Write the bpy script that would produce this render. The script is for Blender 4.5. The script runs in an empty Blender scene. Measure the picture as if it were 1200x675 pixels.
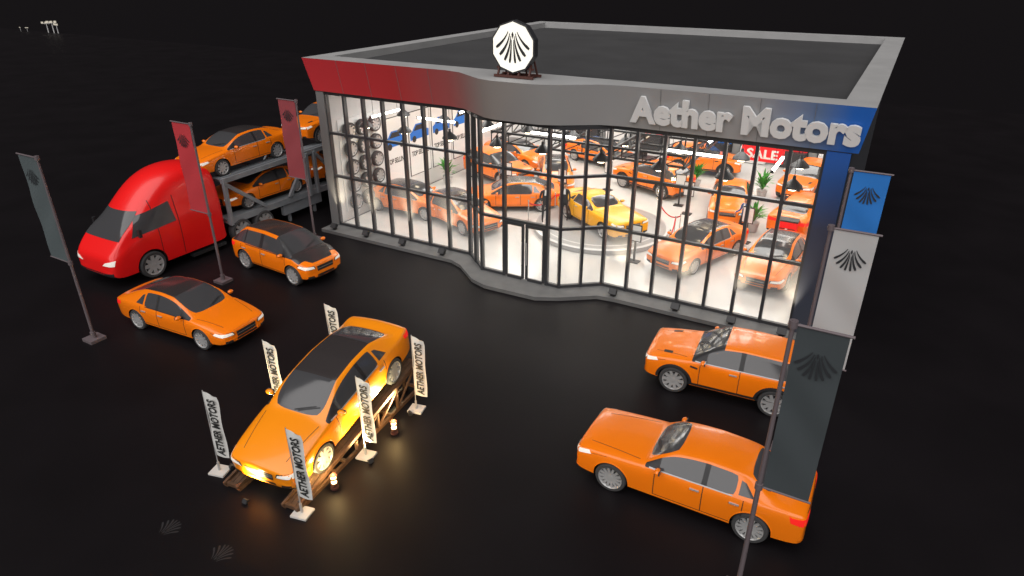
import bpy, bmesh, math, random
from mathutils import Vector, Matrix
from mathutils.bvhtree import BVHTree
random.seed(7)
R = math.radians
scene = bpy.context.scene
COL = scene.collection

# ------------------------------------------------------------------ materials
def mat(name, col, rough=.5, metal=0., es=0., ecol=None, spec=.5, noise=0., nscale=3., coat=0.):
    m = bpy.data.materials.new(name); m.use_nodes = True
    nt = m.node_tree; b = nt.nodes['Principled BSDF']
    c = (col[0], col[1], col[2], 1)
    b.inputs['Base Color'].default_value = c
    b.inputs['Roughness'].default_value = rough
    b.inputs['Metallic'].default_value = metal
    b.inputs['Specular IOR Level'].default_value = spec
    b.inputs['Coat Weight'].default_value = coat
    b.inputs['Coat Roughness'].default_value = .08
    if es > 0:
        e = ecol or col
        b.inputs['Emission Color'].default_value = (e[0], e[1], e[2], 1)
        b.inputs['Emission Strength'].default_value = es
    if noise > 0:
        tc = nt.nodes.new('ShaderNodeTexCoord'); n = nt.nodes.new('ShaderNodeTexNoise')
        n.inputs['Scale'].default_value = nscale; n.inputs['Detail'].default_value = 6
        r = nt.nodes.new('ShaderNodeValToRGB')
        r.color_ramp.elements[0].position = .3; r.color_ramp.elements[1].position = .7
        r.color_ramp.elements[0].color = tuple(min(1, x*(1-noise)) for x in col)+(1,)
        r.color_ramp.elements[1].color = tuple(min(1, x*(1+noise)) for x in col)+(1,)
        nt.links.new(tc.outputs['Object'], n.inputs['Vector'])
        nt.links.new(n.outputs['Fac'], r.inputs['Fac'])
        nt.links.new(r.outputs['Color'], b.inputs['Base Color'])
    return m

ORANGE = mat('orange_paint', (.98, .215, .004), .28, coat=.4, noise=.03, nscale=1.5)
ORANGE_LIT = mat('orange_paint_lit', (1, .30, .006), .28, coat=.4)  # same orange, with the display car's warm lighting put into the colour
YELLOW = mat('yellow_paint', (.98, .45, .004), .3, coat=.3)
REDP = mat('red_paint', (.9, .012, .012), .3, coat=.3)
GLASSD = mat('car_glass', (.06, .06, .064), .1, spec=.7)
TRIM = mat('black_trim', (.018, .018, .02), .5)
CHROME = mat('silver_metal', (.45, .45, .45), .35, metal=.3)
TYRE = mat('tyre_rubber', (.045, .045, .047), .8)
HEADL = mat('headlight', (.75, .75, .72), .15, es=.3, ecol=(1, .9, .75))
TAILL = mat('tail_light', (.6, .01, .01), .2, es=.5, ecol=(1, .03, .02))
ROOFB = mat('black_roof', (.04, .034, .034), .25, coat=.3)
PLATE = mat('number_plate', (.6, .6, .6), .5)

# ------------------------------------------------------------------ helpers
def newobj(name, data, parent=None, loc=(0, 0, 0), rot=(0, 0, 0), scale=None):
    o = bpy.data.objects.new(name, data); COL.objects.link(o)
    o.location = loc; o.rotation_euler = rot
    if scale: o.scale = scale
    if parent: o.parent = parent
    return o
def empty(name, loc=(0, 0, 0), rot=(0, 0, 0), parent=None):
    o = newobj(name, None, parent, loc, rot); o.empty_display_size = .3; return o
def to_mesh(bm, name, mats, sharp=35, smooth=True):
    me = bpy.data.meshes.new(name); bm.normal_update(); bm.to_mesh(me); bm.free()
    for m in mats: me.materials.append(m)
    if smooth:
        for p in me.polygons: p.use_smooth = True
        me.set_sharp_from_angle(angle=R(sharp))
    return me
def box(bm, c, s, mi=0, rot=None, bev=0):
    M = Matrix.Translation(Vector(c))
    if rot is not None: M = M @ rot
    M = M @ Matrix.Diagonal((s[0], s[1], s[2], 1))
    r = bmesh.ops.create_cube(bm, size=1, matrix=M)
    fs = set(f for v in r['verts'] for f in v.link_faces)
    for f in fs: f.material_index = mi
    return r['verts']
def tube(bm, p, q, r, mi=0, seg=8, r2=None, caps=True):
    p = Vector(p); q = Vector(q); d = q-p; L = d.length
    if L < 1e-6: return
    M = Matrix.Translation((p+q)/2) @ d.to_track_quat('Z', 'Y').to_matrix().to_4x4()
    rr = bmesh.ops.create_cone(bm, cap_ends=caps, segments=seg, radius1=r, radius2=r if r2 is None else r2, depth=L, matrix=M)
    for f in set(f for v in rr['verts'] for f in v.link_faces): f.material_index = mi
def beam(bm, p, q, w, h, mi=0):
    p = Vector(p); q = Vector(q); d = q-p
    M = Matrix.Translation((p+q)/2) @ d.to_track_quat('Y', 'Z').to_matrix().to_4x4() @ Matrix.Diagonal((w, d.length, h, 1))
    r = bmesh.ops.create_cube(bm, size=1, matrix=M)
    for f in set(f for v in r['verts'] for f in v.link_faces): f.material_index = mi
def prism(bm, pts, z0, z1, mi=0, mtop=None):
    a = [bm.verts.new((x, y, z0)) for x, y in pts]; b = [bm.verts.new((x, y, z1)) for x, y in pts]
    f = bm.faces.new(list(reversed(a))); f.material_index = mi
    f = bm.faces.new(b); f.material_index = mi if mtop is None else mtop
    n = len(pts)
    for i in range(n):
        f = bm.faces.new([a[i], a[(i+1) % n], b[(i+1) % n], b[i]]); f.material_index = mi
def quad(bm, pts, mi=0):
    f = bm.faces.new([bm.verts.new(p) for p in pts]); f.material_index = mi; return f
def lathe(bm, prof, mi, seg=32, M=Matrix()):
    rings = []
    for (r, a) in prof:
        if r < 1e-5: rings.append([bm.verts.new(M @ Vector((0, a, 0)))])
        else: rings.append([bm.verts.new(M @ Vector((r*math.cos(t*2*math.pi/seg), a, r*math.sin(t*2*math.pi/seg)))) for t in range(seg)])
    for i in range(len(prof)-1):
        A, B = rings[i], rings[i+1]
        for t in range(seg):
            u = (t+1) % seg
            if len(A) == 1 and len(B) == 1: continue
            if len(A) == 1: vs = [A[0], B[t], B[u]]
            elif len(B) == 1: vs = [A[t], A[u], B[0]]
            else: vs = [A[t], A[u], B[u], B[t]]
            f = bm.faces.new(vs); f.material_index = mi[i] if isinstance(mi, (list, tuple)) else mi
def wheel(bm, c, side, r, w=.11, spokes=10, mt=4, mr=3, md=2):
    M = Matrix.Translation(Vector(c)) @ Matrix.Diagonal((1, side, 1, 1))
    lathe(bm, [(r*.3, -w), (r*.93, -w), (r, -w*.7), (r, w*.7), (r*.94, w), (r*.76, w*1.03), (r*.71, w*.9), (r*.67, w*.3), (0, w*.25)],
          [mt, mt, mt, mt, mt, mr, mr, md], 32, M)
    for i in range(spokes):
        a = i*2*math.pi/spokes
        rot = Matrix.Rotation(a, 4, 'Y')
        hw = .034*r/.35*10/max(8, spokes)
        P = [(r*.12, -hw*1.3), (r*.72, -hw), (r*.72, hw), (r*.12, hw*1.3)]
        lo = [bm.verts.new(M @ rot @ Vector((x, w*.45, z))) for x, z in P]
        hi = [bm.verts.new(M @ rot @ Vector((x, w*(.95 if x > r*.5 else .75), z))) for x, z in P]
        bm.faces.new(hi).material_index = mr
        for k in range(4): bm.faces.new([lo[k], lo[(k+1) % 4], hi[(k+1) % 4], hi[k]]).material_index = mr
    lathe(bm, [(r*.2, w*.4), (r*.2, w*.82), (0, w*.86)], mr, 16, M)

def ring(st):
    x, zb, w, zs, zt, wt, g = st
    if g == 2: p6 = (wt, zt-.42); p7 = (wt*.66, zt-.1)
    elif g: p6 = (wt, zt-.055); p7 = (wt-.07, zt-.006)
    else: p6 = (wt, zt-.03); p7 = (wt-.14, zt-.003)
    return [(0, zb), (w*.78, zb), (w*.965, zb+.1), (w, zb*.45+.05+zs*.55), (w*.985, zs-.09), (w*.945, zs), p6, p7, (0, zt+.03)]
def loft(stations, fm, crz=.85, belt=.45):
    bm = bmesh.new(); rows = []
    cr = bm.edges.layers.float.new('crease_edge')
    for st in stations:
        P = ring(st); x = st[0]
        row = [bm.verts.new((x, -y, z)) for y, z in P] + [bm.verts.new((x, y, z)) for y, z in reversed(P[1:-1])]
        rows.append(row)
    n = len(rows[0])
    for i in range(len(rows)-1):
        for k in range(n):
            k2 = (k+1) % n
            f = bm.faces.new([rows[i][k], rows[i][k2], rows[i+1][k2], rows[i+1][k]])
            kk = k if k < 8 else 15-k
            f.material_index = fm(i, kk)
    bm.faces.new(list(reversed(rows[0]))).material_index = fm(0, 3)
    bm.faces.new(rows[-1]).material_index = fm(len(rows)-2, 3)
    bmesh.ops.recalc_face_normals(bm, faces=bm.faces)
    for i in range(len(rows)-1):
        for k in (5, 11, 6, 10):
            e = bm.edges.get((rows[i][k], rows[i+1][k]))
            if e: e[cr] = belt
    for e in bm.edges:
        if len(e.link_faces) == 2:
            a, b = e.link_faces
            if a.material_index != b.material_index: e[cr] = crz
    return bm
def evalmesh(o):
    dg = bpy.context.evaluated_depsgraph_get(); dg.update()
    return bpy.data.meshes.new_from_object(o.evaluated_get(dg))
def build_body(bm, mats, arches, half, lev=2):
    me = to_mesh(bm, 'tmp', mats); o = newobj('tmp', me)
    s = o.modifiers.new('s', 'SUBSURF'); s.levels = lev; s.render_levels = lev
    m2 = evalmesh(o); o.modifiers.clear(); o.data = m2
    b2 = bmesh.new(); b2.from_mesh(m2); bvh = BVHTree.FromBMesh(b2); b2.free()
    cb = bmesh.new()
    for (x, z, r) in arches:
        for sd in (1, -1):
            M = Matrix.Translation((x, sd*(half+.03), z)) @ Matrix.Rotation(R(90), 4, 'X')
            bmesh.ops.create_cone(cb, cap_ends=True, segments=40, radius1=r, radius2=r, depth=.62, matrix=M)
    for f in cb.faces: f.material_index = 2
    cm = to_mesh(cb, 'cut', mats, smooth=False); c = newobj('cut', cm)
    bo = o.modifiers.new('b', 'BOOLEAN'); bo.operation = 'DIFFERENCE'; bo.object = c; bo.solver = 'EXACT'
    m3 = evalmesh(o)
    out = bmesh.new(); out.from_mesh(m3)
    bpy.data.objects.remove(o); bpy.data.objects.remove(c)
    return out, bvh
def patch(bm, bvh, q, axis, mi, n=6, m=3, off=.006):
    rows = []
    for j in range(m+1):
        row = []
        for i in range(n+1):
            s, t = i/n, j/m
            a = (q[0][0]*(1-s)+q[1][0]*s)*(1-t)+(q[3][0]*(1-s)+q[2][0]*s)*t
            b = (q[0][1]*(1-s)+q[1][1]*s)*(1-t)+(q[3][1]*(1-s)+q[2][1]*s)*t
            o, d = {'x+': ((9, a, b), (-1, 0, 0)), 'x-': ((-9, a, b), (1, 0, 0)), 'y+': ((a, 9, b), (0, -1, 0)),
                    'y-': ((a, -9, b), (0, 1, 0)), 'z': ((a, b, 9), (0, 0, -1))}[axis]
            h = bvh.ray_cast(Vector(o), Vector(d))
            row.append(bm.verts.new(h[0]+h[1]*off) if h[0] else None)
        rows.append(row)
    for j in range(m):
        for i in range(n):
            v = [rows[j][i], rows[j][i+1], rows[j+1][i+1], rows[j+1][i]]
            if all(v): bm.faces.new(v).material_index = mi

def make_car(name, L, W, H, xc, xa, xb, xr1, xd, zd, zh, zn, r, xf, xr, zb=.2, kind='sedan',
             roof=0, hood=0, clad=False, paint=None, belt=None, stripe=False, doors=4, spokes=10, blunt=0., crz=.8, tw=0.):
    s = L/2; h = W/2; bz = belt or zh-.04
    lerp = lambda a, b, t: a+(b-a)*t
    S = []; lab = []
    def add(l, *v): lab.append(l); S.append(v)
    bl = blunt
    add('n0', s, zb+.12, (.38+.06*bl)*W, zn-.11+.03*bl, zn-.07+.03*bl, (.30+.05*bl)*W, 0)
    add('n1', s-.08, zb+.03, (.44+.03*bl)*W, zn-.045, zn-.005, (.35+.04*bl)*W, 0)
    add('n2', s-.38, zb, .485*W, lerp(zn, zh, .3)-.05, lerp(zn, zh, .38), .395*W, 0)
    add('n3', (s-.35+xc)/2, zb, .499*W, lerp(zn, zh, .75)-.06, lerp(zn, zh, .86), .41*W, 0)
    add('c0', xc+.12, zb, .5*W, zh-.055, zh+.005, .415*W, 0)
    add('c', xc, zb, .5*W, bz-.01, zh+.025, .42*W, 0)
    add('am', (xc+xa)/2, zb, .5*W, bz, lerp(zh, H, .61), (.382+tw)*W, 1)
    add('at', xa, zb, .5*W, bz+.005, H-.035, (.345+tw)*W, 1)
    add('b1', xb+.045, zb, .5*W, bz+.01, H, (.335+tw)*W, 1)
    add('b2', xb-.045, zb, .5*W, bz+.01, H, (.335+tw)*W, 1)
    add('c1', xr1+.2, zb, .5*W, bz+.03, H-.035, (.328+tw)*W, 1)
    add('r1', xr1, zb, .5*W, bz+.035, H-.065, (.325+tw)*W, 1)
    add('rm', (xr1+xd)/2, zb, .495*W, bz+.04, lerp(H-.06, zd, .5)+.03, (.35+tw*.5)*W, 1)
    add('d', xd, zb, .49*W, min(bz+.04, zd-.04), zd, .39*W, 0)
    if xd > -s+.4: add('t1', -s+.25, zb+.02, .48*W, zd-.05, zd+.005, .385*W, 0)
    add('t2', -s+.05, zb+.05, .455*W, zd-.08, zd-.035, .36*W, 0)
    add('t3', -s, zb+.15, .42*W, zd-.18, zd-.13, .33*W, 0)
    suv = kind != 'sedan'
    def fm(i, k):
        l = lab[i]
        if k <= 1: return 2
        if k == 7:
            if l in ('c', 'am', 'r1', 'rm'): return 1
            if l in ('at', 'b1', 'b2', 'c1'): return roof
            if l in ('n1', 'n2', 'n3', 'c0'): return hood
        if k == 5:
            if l in ('am', 'at', 'b2'): return 1
            if l == 'c': return 2
            if l == 'b1': return 2
            if l == 'c1': return 1 if suv else 0
            if l == 'r1' and suv: return 1
            if l == 'rm' and suv: return 2
            if l in ('n2', 'n3', 'c0') and hood: return hood
        if k == 6 and hood and l in ('n2', 'n3', 'c0'): return hood
        if k == 6 and suv and l in ('c', 'am', 'rm'): return 2
        return 0
    mats = [paint or ORANGE, GLASSD, TRIM, CHROME, TYRE, HEADL, TAILL, ROOFB, PLATE]
    bm, bvh = build_body(loft(S, fm, crz, .35), mats, [(xf, r, r+.05), (xr, r, r+.05)], h)
    for sd in (1, -1):
        ax = 'y+' if sd > 0 else 'y-'
        patch(bm, bvh, [(sd*.23*W, zn-.19), (sd*.465*W, zn-.16), (sd*.475*W, zn-.03), (sd*.26*W, zn-.08)], 'x+', 2, off=.004)
        patch(bm, bvh, [(sd*.25*W, zn-.175), (sd*.45*W, zn-.145), (sd*.46*W, zn-.05), (sd*.275*W, zn-.095)], 'x+', 5, off=.011)
        patch(bm, bvh, [(s-.42, zn-.10), (s-.1, zn-.17), (s-.1, zn-.07), (s-.36, zn-.03)], ax, 5, off=.007)
        patch(bm, bvh, [(sd*.2*W, zd-.27), (sd*.46*W, zd-.3), (sd*.465*W, zd-.12), (sd*.22*W, zd-.15)], 'x-', 6, off=.008)
        patch(bm, bvh, [(-s+.05, zd-.3), (-s+.3, zd-.26), (-s+.34, zd-.14), (-s+.05, zd-.13)], ax, 6, off=.007)
        patch(bm, bvh, [(sd*.28*W, zb+.12), (sd*.41*W, zb+.14), (sd*.41*W, zb+.24), (sd*.29*W, zb+.22)], 'x+', 2, off=.006)
        xs = [xc-.25, xb, xr1+.02] if doors == 4 else [xc-.2, xr1+.35]
        for x in xs:
            patch(bm, bvh, [(x-.009, zb+.17), (x+.009, zb+.17), (x+.009, bz), (x-.009, bz)], ax, 2, 1, 8, .003)
        patch(bm, bvh, [(xs[-1], zb+.165), (xs[0], zb+.165), (xs[0], zb+.18), (xs[-1], zb+.18)], ax, 2, 10, 1, .003)
        for x in xs[1:]:
            hit = bvh.ray_cast(Vector((x+.17, sd*9, bz-.13)), Vector((0, -sd, 0)))
            if hit[0]: box(bm, hit[0]+Vector((0, sd*.014, 0)), (.2, .032, .03), 3)
        patch(bm, bvh, [(xr1+.25, bz+.012), (xc-.1, bz-.004), (xc-.1, bz+.018), (xr1+.25, bz+.034)], ax, 3 if blunt else 2, 12, 1, .006)
        if not suv:
            patch(bm, bvh, [(xr1-.18, bz+.075), (xr1+.14, bz+.07), (xr1+.14, H-.17), (xr1+.04, H-.2)], ax, 1, 5, 5, .005)
        else:
            patch(bm, bvh, [(xr1+.18, bz+.05), (xr1+.23, bz+.05), (xr1+.23, H-.1), (xr1+.18, H-.1)], ax, 2, 1, 6, .006)
        mx = xc-.33
        M = Matrix.Translation((mx, sd*(h+.07), bz+.08)) @ Matrix.Diagonal((.07, .11, .065, 1))
        rr = bmesh.ops.create_uvsphere(bm, u_segments=12, v_segments=8, radius=1, matrix=M)
        box(bm, (mx-.055, sd*(h+.07), bz+.08), (.03, .17, .085), 1)
        box(bm, (mx, sd*(h-.03), bz+.04), (.06, .14, .03), 2)
        patch(bm, bvh, [(s-.3, sd*.30*W), (xc+.15, sd*.385*W), (xc+.15, sd*.392*W), (s-.3, sd*.307*W)], 'z', 2, 10, 1, .003)
        patch(bm, bvh, [(xc-.03, sd*.05), (xc-.2, sd*.05+.5), (xc-.22, sd*.05+.5), (xc-.055, sd*.05)], 'z', 2, 6, 1, .012)
        for x in (xf, xr):
            wheel(bm, (x, sd*(h-.12), r), sd, r, spokes=spokes)
            seg = 20; a_, b_ = (r+.045, r+.12) if clad else (r+.045, r+.075)
            for i in range(seg):
                a0, a1 = math.pi*i/seg, math.pi*(i+1)/seg
                vs = []
                for ra, a0_ in ((a_, a0), (b_, a0), (b_, a1), (a_, a1)):
                    X, Z = x+ra*math.cos(a0_), r+ra*math.sin(a0_)
                    hh = bvh.ray_cast(Vector((X, sd*9, Z)), Vector((0, -sd, 0)))
                    yy = abs(hh[0].y) if hh[0] else h
                    vs.append((X, sd*(yy+(.012 if ra == a_ else .004)), Z))
                quad(bm, vs, 2 if clad else 0)
        if clad:
            patch(bm, bvh, [(xr+.4, zb+.05), (xf-.4, zb+.05), (xf-.4, zb+.2), (xr+.4, zb+.2)], ax, 2, 10, 2, .008)
            patch(bm, bvh, [(xf-.62, bz-.2), (xf-.42, bz-.17), (xf-.42, bz-.12), (xf-.62, bz-.15)], ax, 2, 3, 1, .008)
            patch(bm, bvh, [(s-.75, sd*.3*W), (s-.5, sd*.28*W), (s-.5, sd*.34*W), (s-.75, sd*.36*W)], 'z', 2, 3, 2, .006)
    patch(bm, bvh, [(-.19*W, zn-.3), (.19*W, zn-.3), (.2*W, zn-.12), (-.2*W, zn-.12)], 'x+', 2, 8, 3, .005)
    for k in range(3 if blunt else 1):
        z = zn-.215+.035*k
        patch(bm, bvh, [(-.19*W, z), (.19*W, z), (.19*W, z+.012), (-.19*W, z+.012)], 'x+', 3, 8, 1, .012)
    patch(bm, bvh, [(-.22*W, zb+.1), (.22*W, zb+.1), (.2*W, zb+.22), (-.2*W, zb+.22)], 'x+', 2, 8, 2, .005)
    patch(bm, bvh, [(-.26, zb+.25), (.26, zb+.25), (.26, zb+.35), (-.26, zb+.35)], 'x-', 8, 2, 1, .012)
    patch(bm, bvh, [(-.42*W, zb+.08), (.42*W, zb+.08), (.4*W, zb+.2), (-.4*W, zb+.2)], 'x-', 2, 8, 2, .005)
    patch(bm, bvh, [(-.42*W*.8, zd-.1), (.42*W*.8, zd-.1), (.42*W*.8, zd-.088), (-.42*W*.8, zd-.088)], 'x-', 2, 8, 1, .004)
    return to_mesh(bm, name, mats, 40)

FAST = make_car('fastback', 4.95, 1.95, 1.45, 1.1, .2, -.4, -1.2, -2.15, 1.04, .96, .74, .355, 1.5, -1.46, roof=7, crz=.6, tw=.01)
SEDP = dict(L=4.95, W=1.9, H=1.46, xc=1.05, xa=.2, xb=-.45, xr1=-1.2, xd=-1.95, zd=1.1, zh=1.0, zn=.8, r=.35, xf=1.5, xr=-1.46, roof=7, spokes=9, blunt=.4, crz=.65, tw=.01)
SED = make_car('sedan', **SEDP)
SED2 = make_car('display_sedan', paint=ORANGE_LIT, **SEDP)
BOX = make_car('boxsedan', 5.05, 1.92, 1.5, .85, .2, -.45, -1.3, -1.75, 1.12, 1.06, .95, .375, 1.6, -1.5, spokes=14, blunt=1, crz=.75)
SUV = make_car('suv', 4.45, 1.98, 1.66, .9, .1, -.4, -1.75, -2.1, 1.2, 1.15, 1.02, .4, 1.33, -1.34, zb=.27, kind='suv', roof=0, clad=True, belt=1.13, blunt=.7, tw=.015)
HAT = make_car('hatch', 4.1, 1.8, 1.58, 1.25, .45, -.3, -1.4, -1.9, 1.1, 1.04, .84, .37, 1.33, -1.28, kind='suv', roof=7, hood=7, belt=.98, crz=.4)
MUS = make_car('muscle', 5.0, 1.94, 1.43, .6, -.1, -.85, -1.15, -1.85, 1.12, 1.04, .95, .37, 1.5, -1.45, paint=YELLOW, doors=2, spokes=5, blunt=1)

def car(name, me, x, y, ang, z=0, pitch=0, sc=1):
    return newobj(name, me, None, (x, y, z), (0, pitch, R(ang)), (sc, sc, sc))

# ------------------------------------------------------------------ building frame
BR = -29.7; BA = R(BR); OX, OY = -8.12, 28.92
cu, su = math.cos(BA), math.sin(BA)
def W2(u, v): return (OX+u*cu-v*su, OY+u*su+v*cu)

# ------------------------------------------------------------------ ground + world
def plane(name, pts, z, m):
    bm = bmesh.new(); quad(bm, [(x, y, z) for x, y in pts]); return newobj(name, to_mesh(bm, name, [m], smooth=False))
asph = mat('asphalt_night', (.0072, .0059, .0069), .5, spec=.13, noise=.18, nscale=.35)
gr = mat('dark_earth', (.0062, .0052, .0062), .95, spec=.05)
plane('ground', [(-1500, -1500), (1500, -1500), (1500, 1500), (-1500, 1500)], -.008, gr)
plane('parking_lot', [W2(-130, -90), W2(150, -90), W2(150, 46), W2(-130, 46)], 0, asph)
w = bpy.data.worlds.new('World'); scene.world = w; w.use_nodes = True
w.node_tree.nodes['Background'].inputs[0].default_value = (.0096, .0082, .0096, 1)
w.node_tree.nodes['Background'].inputs[1].default_value = 1.0

def light(name, typ, loc, energy, col=(1, 1, 1), size=.2, target=None, spot=60, blend=.6, parent=None, sy=None):
    l = bpy.data.lights.new(name, typ); l.energy = energy; l.color = col
    if typ == 'AREA':
        l.size = size
        if sy: l.shape = 'RECTANGLE'; l.size_y = sy
    elif typ in ('POINT', 'SPOT'): l.shadow_soft_size = size
    if typ == 'SPOT': l.spot_size = R(spot); l.spot_blend = blend
    o = newobj(name, l, parent, loc)
    if target is not None:
        o.rotation_euler = (Vector(target)-Vector(loc)).to_track_quat('-Z', 'Y').to_euler()
    return o
sun = bpy.data.lights.new('night_fill', 'SUN'); sun.energy = 3.4; sun.angle = R(90); sun.color = (1, .97, .95)
so = newobj('added_fill_sun', sun, None, (0, 0, 50)); so.rotation_euler = Vector((.25, .75, -1)).to_track_quat('-Z', 'Y').to_euler()  # added wide sun as ambient fill for the cars, no visible source

# ------------------------------------------------------------------ building
def rampmat(name, axis, lo, hi, stops, rough=.4):
    m = bpy.data.materials.new(name); m.use_nodes = True
    nt = m.node_tree; bs = nt.nodes['Principled BSDF']; bs.inputs['Roughness'].default_value = rough
    tc = nt.nodes.new('ShaderNodeTexCoord'); sx = nt.nodes.new('ShaderNodeSeparateXYZ'); mr = nt.nodes.new('ShaderNodeMapRange')
    mr.inputs['From Min'].default_value = lo; mr.inputs['From Max'].default_value = hi
    rp = nt.nodes.new('ShaderNodeValToRGB'); cr = rp.color_ramp
    cr.elements[0].position = 0; cr.elements[0].color = stops[0][1]+(1,)
    cr.elements[1].position = 1; cr.elements[1].color = stops[-1][1]+(1,)
    for p, c in stops[1:-1]:
        e = cr.elements.new(p); e.color = c+(1,)
    nt.links.new(tc.outputs['Object'], sx.inputs[0]); nt.links.new(sx.outputs[axis], mr.inputs['Value'])
    nt.links.new(mr.outputs[0], rp.inputs[0]); nt.links.new(rp.outputs[0], bs.inputs['Base Color'])
    return m
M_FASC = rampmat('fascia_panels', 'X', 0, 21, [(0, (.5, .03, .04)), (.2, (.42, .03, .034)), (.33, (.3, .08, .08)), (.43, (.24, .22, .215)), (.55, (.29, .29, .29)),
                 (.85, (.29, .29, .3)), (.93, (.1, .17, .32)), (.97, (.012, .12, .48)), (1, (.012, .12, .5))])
M_CAP = mat('parapet_cap', (.36, .36, .36), .6, noise=.08, nscale=.8)
M_DECK = mat('roof_membrane', (.042, .042, .044), .9, noise=.15, nscale=.5)
M_WALLO = mat('outer_wall', (.05, .052, .062), .7)
M_WALLI = mat('inner_wall', (.66, .66, .66), .7)
M_BACKW = mat('back_wall', (.25, .25, .25), .7)
M_FLOOR = mat('showroom_floor', (.7, .69, .67), .16, noise=.05, nscale=.6)
M_PLIN = mat('concrete_plinth', (.12, .12, .12), .7, noise=.12, nscale=2)
M_MULL = mat('mullion', (.035, .036, .04), .4)
M_CEIL = mat('ceiling_black', (.03, .03, .03), .8)
M_BLUELIT = rampmat('column_bluelit_ramp', 'Z', 0, 6.2, [(0, (.05, .055, .07)), (.6, (.035, .045, .08)), (.85, (.015, .07, .25)), (1, (.012, .09, .38))])  # blue light at the top and unlit lower part painted into the gradient
M_COLG = mat('column_grey', (.16, .16, .16), .5)
M_WHITE = mat('white_letter', (.62, .62, .62), .4, es=.06)
M_TUBE = mat('led_tube', (1, 1, 1), .5, es=12, ecol=(1, .95, .86))
M_BLK = mat('black_steel', (.02, .02, .022), .45)

def glassmat(name, haze, col=(1, 1, 1), gl=.05):
    m = bpy.data.materials.new(name); m.use_nodes = True; nt = m.node_tree; nt.nodes.clear()
    o = nt.nodes.new('ShaderNodeOutputMaterial'); t = nt.nodes.new('ShaderNodeBsdfTransparent')
    g = nt.nodes.new('ShaderNodeBsdfGlossy'); g.inputs['Roughness'].default_value = .03
    mx = nt.nodes.new('ShaderNodeMixShader'); mx.inputs[0].default_value = gl
    t.inputs[0].default_value = col+(1,)
    nt.links.new(t.outputs[0], mx.inputs[1]); nt.links.new(g.outputs[0], mx.inputs[2]); last = mx
    if haze > 0:
        d = nt.nodes.new('ShaderNodeBsdfDiffuse'); d.inputs[0].default_value = (.9, .88, .84, 1)
        m2 = nt.nodes.new('ShaderNodeMixShader'); m2.inputs[0].default_value = haze
        nt.links.new(mx.outputs[0], m2.inputs[1]); nt.links.new(d.outputs[0], m2.inputs[2]); last = m2
    nt.links.new(last.outputs[0], o.inputs[0]); return m
M_GL = glassmat('clear_glass', .015, (.97, .97, .97), .04)
M_GLH = glassmat('frosted_glass', .2)

bld = empty('car_dealership_building', (OX, OY, 0), (0, 0, BA))
WALL = [(.3, 0), (7.4, 0), (8.6, -1.0), (11.9, -1.0), (13.2, 0), (19.85, 0)]
ft = [(-.35, -.45), (6.8, -.45), (7.5, -.6), (8.9, -1.5), (9.5, -1.66), (11.1, -1.62), (11.8, -1.35), (12.9, -.62), (13.5, -.47), (14, -.44), (20.9, -.42)]
D = 20.8; ZT = 7.45; ZB = 6.12
fbm = [(max(-.15, min(20.7, u)), v+.27) for u, v in ft] + [(20.7, D-.2), (-.15, D-.2)]
ftm = ft + [(20.9, D), (-.35, D)]
fim = [(max(.45, min(20.05, u)), .55) for u, v in ft] + [(20.05, D-.9), (.45, D-.9)]
n = len(ftm)
bm = bmesh.new()
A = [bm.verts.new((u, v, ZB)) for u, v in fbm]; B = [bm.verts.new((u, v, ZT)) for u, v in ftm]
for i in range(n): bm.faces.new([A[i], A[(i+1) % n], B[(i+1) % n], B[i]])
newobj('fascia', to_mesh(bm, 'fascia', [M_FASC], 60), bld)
bm = bmesh.new()
for i in range(9):
    u = 1.5+1.5*i if i < 4 else 13.4+1.5*(i-4)
    if u < 20.6: beam(bm, (u, -.455, ZT-.01), (u, -.185, ZB+.01), .01, .01)
newobj('fascia_joints', to_mesh(bm, 'j', [M_COLG], smooth=False), bld)
bm = bmesh.new()
B = [bm.verts.new((u, v, ZT+.002)) for u, v in ftm]; C = [bm.verts.new((u, v, ZT+.002)) for u, v in fim]; Dd = [bm.verts.new((u, v, ZT-.3)) for u, v in fim]
for i in range(n):
    j = (i+1) % n
    bm.faces.new([B[i], B[j], C[j], C[i]])
    if (C[i].co-C[j].co).length > 1e-3: bm.faces.new([C[i], C[j], Dd[j], Dd[i]])
newobj('parapet', to_mesh(bm, 'parapet', [M_CAP], 30), bld)
bm = bmesh.new(); quad(bm, [(.4, .5, ZT-.3), (20.1, .5, ZT-.3), (20.1, D-.85, ZT-.3), (.4, D-.85, ZT-.3)])
newobj('roof_deck', to_mesh(bm, 'roof_deck', [M_DECK], smooth=False), bld)
bm = bmesh.new(); prism(bm, [(u, v+.01) for u, v in fbm], ZB-.02, ZB+.15, 0)
newobj('ceiling', to_mesh(bm, 'ceiling', [M_CEIL], smooth=False), bld)
bm = bmesh.new()
pl = [(-.1, -.85), (7.0, -.85), (7.6, -1.1), (8.7, -1.95), (9.4, -2.18), (11.5, -2.12), (12.3, -1.7), (13.4, -.9), (14, -.82), (20.5, -.8), (20.5, D-.3), (-.1, D-.3)]
prism(bm, pl, -.05, .14)
newobj('plinth', to_mesh(bm, 'plinth', [M_PLIN], smooth=False), bld)
bm = bmesh.new()
prism(bm, [(.3, .0)]+[(u, v) for u, v in WALL[1:-1]]+[(20.1, 0), (20.1, D-.6), (.3, D-.6)], .141, .152)
newobj('floor', to_mesh(bm, 'floor', [M_FLOOR], smooth=False), bld)
bm = bmesh.new()
box(bm, (-.0, D/2-.1, 3.1), (.2, D-.25, 6.0), 0); box(bm, (.155, D/2-.1, 3.125), (.1, D-.6, 5.95), 1)
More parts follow.
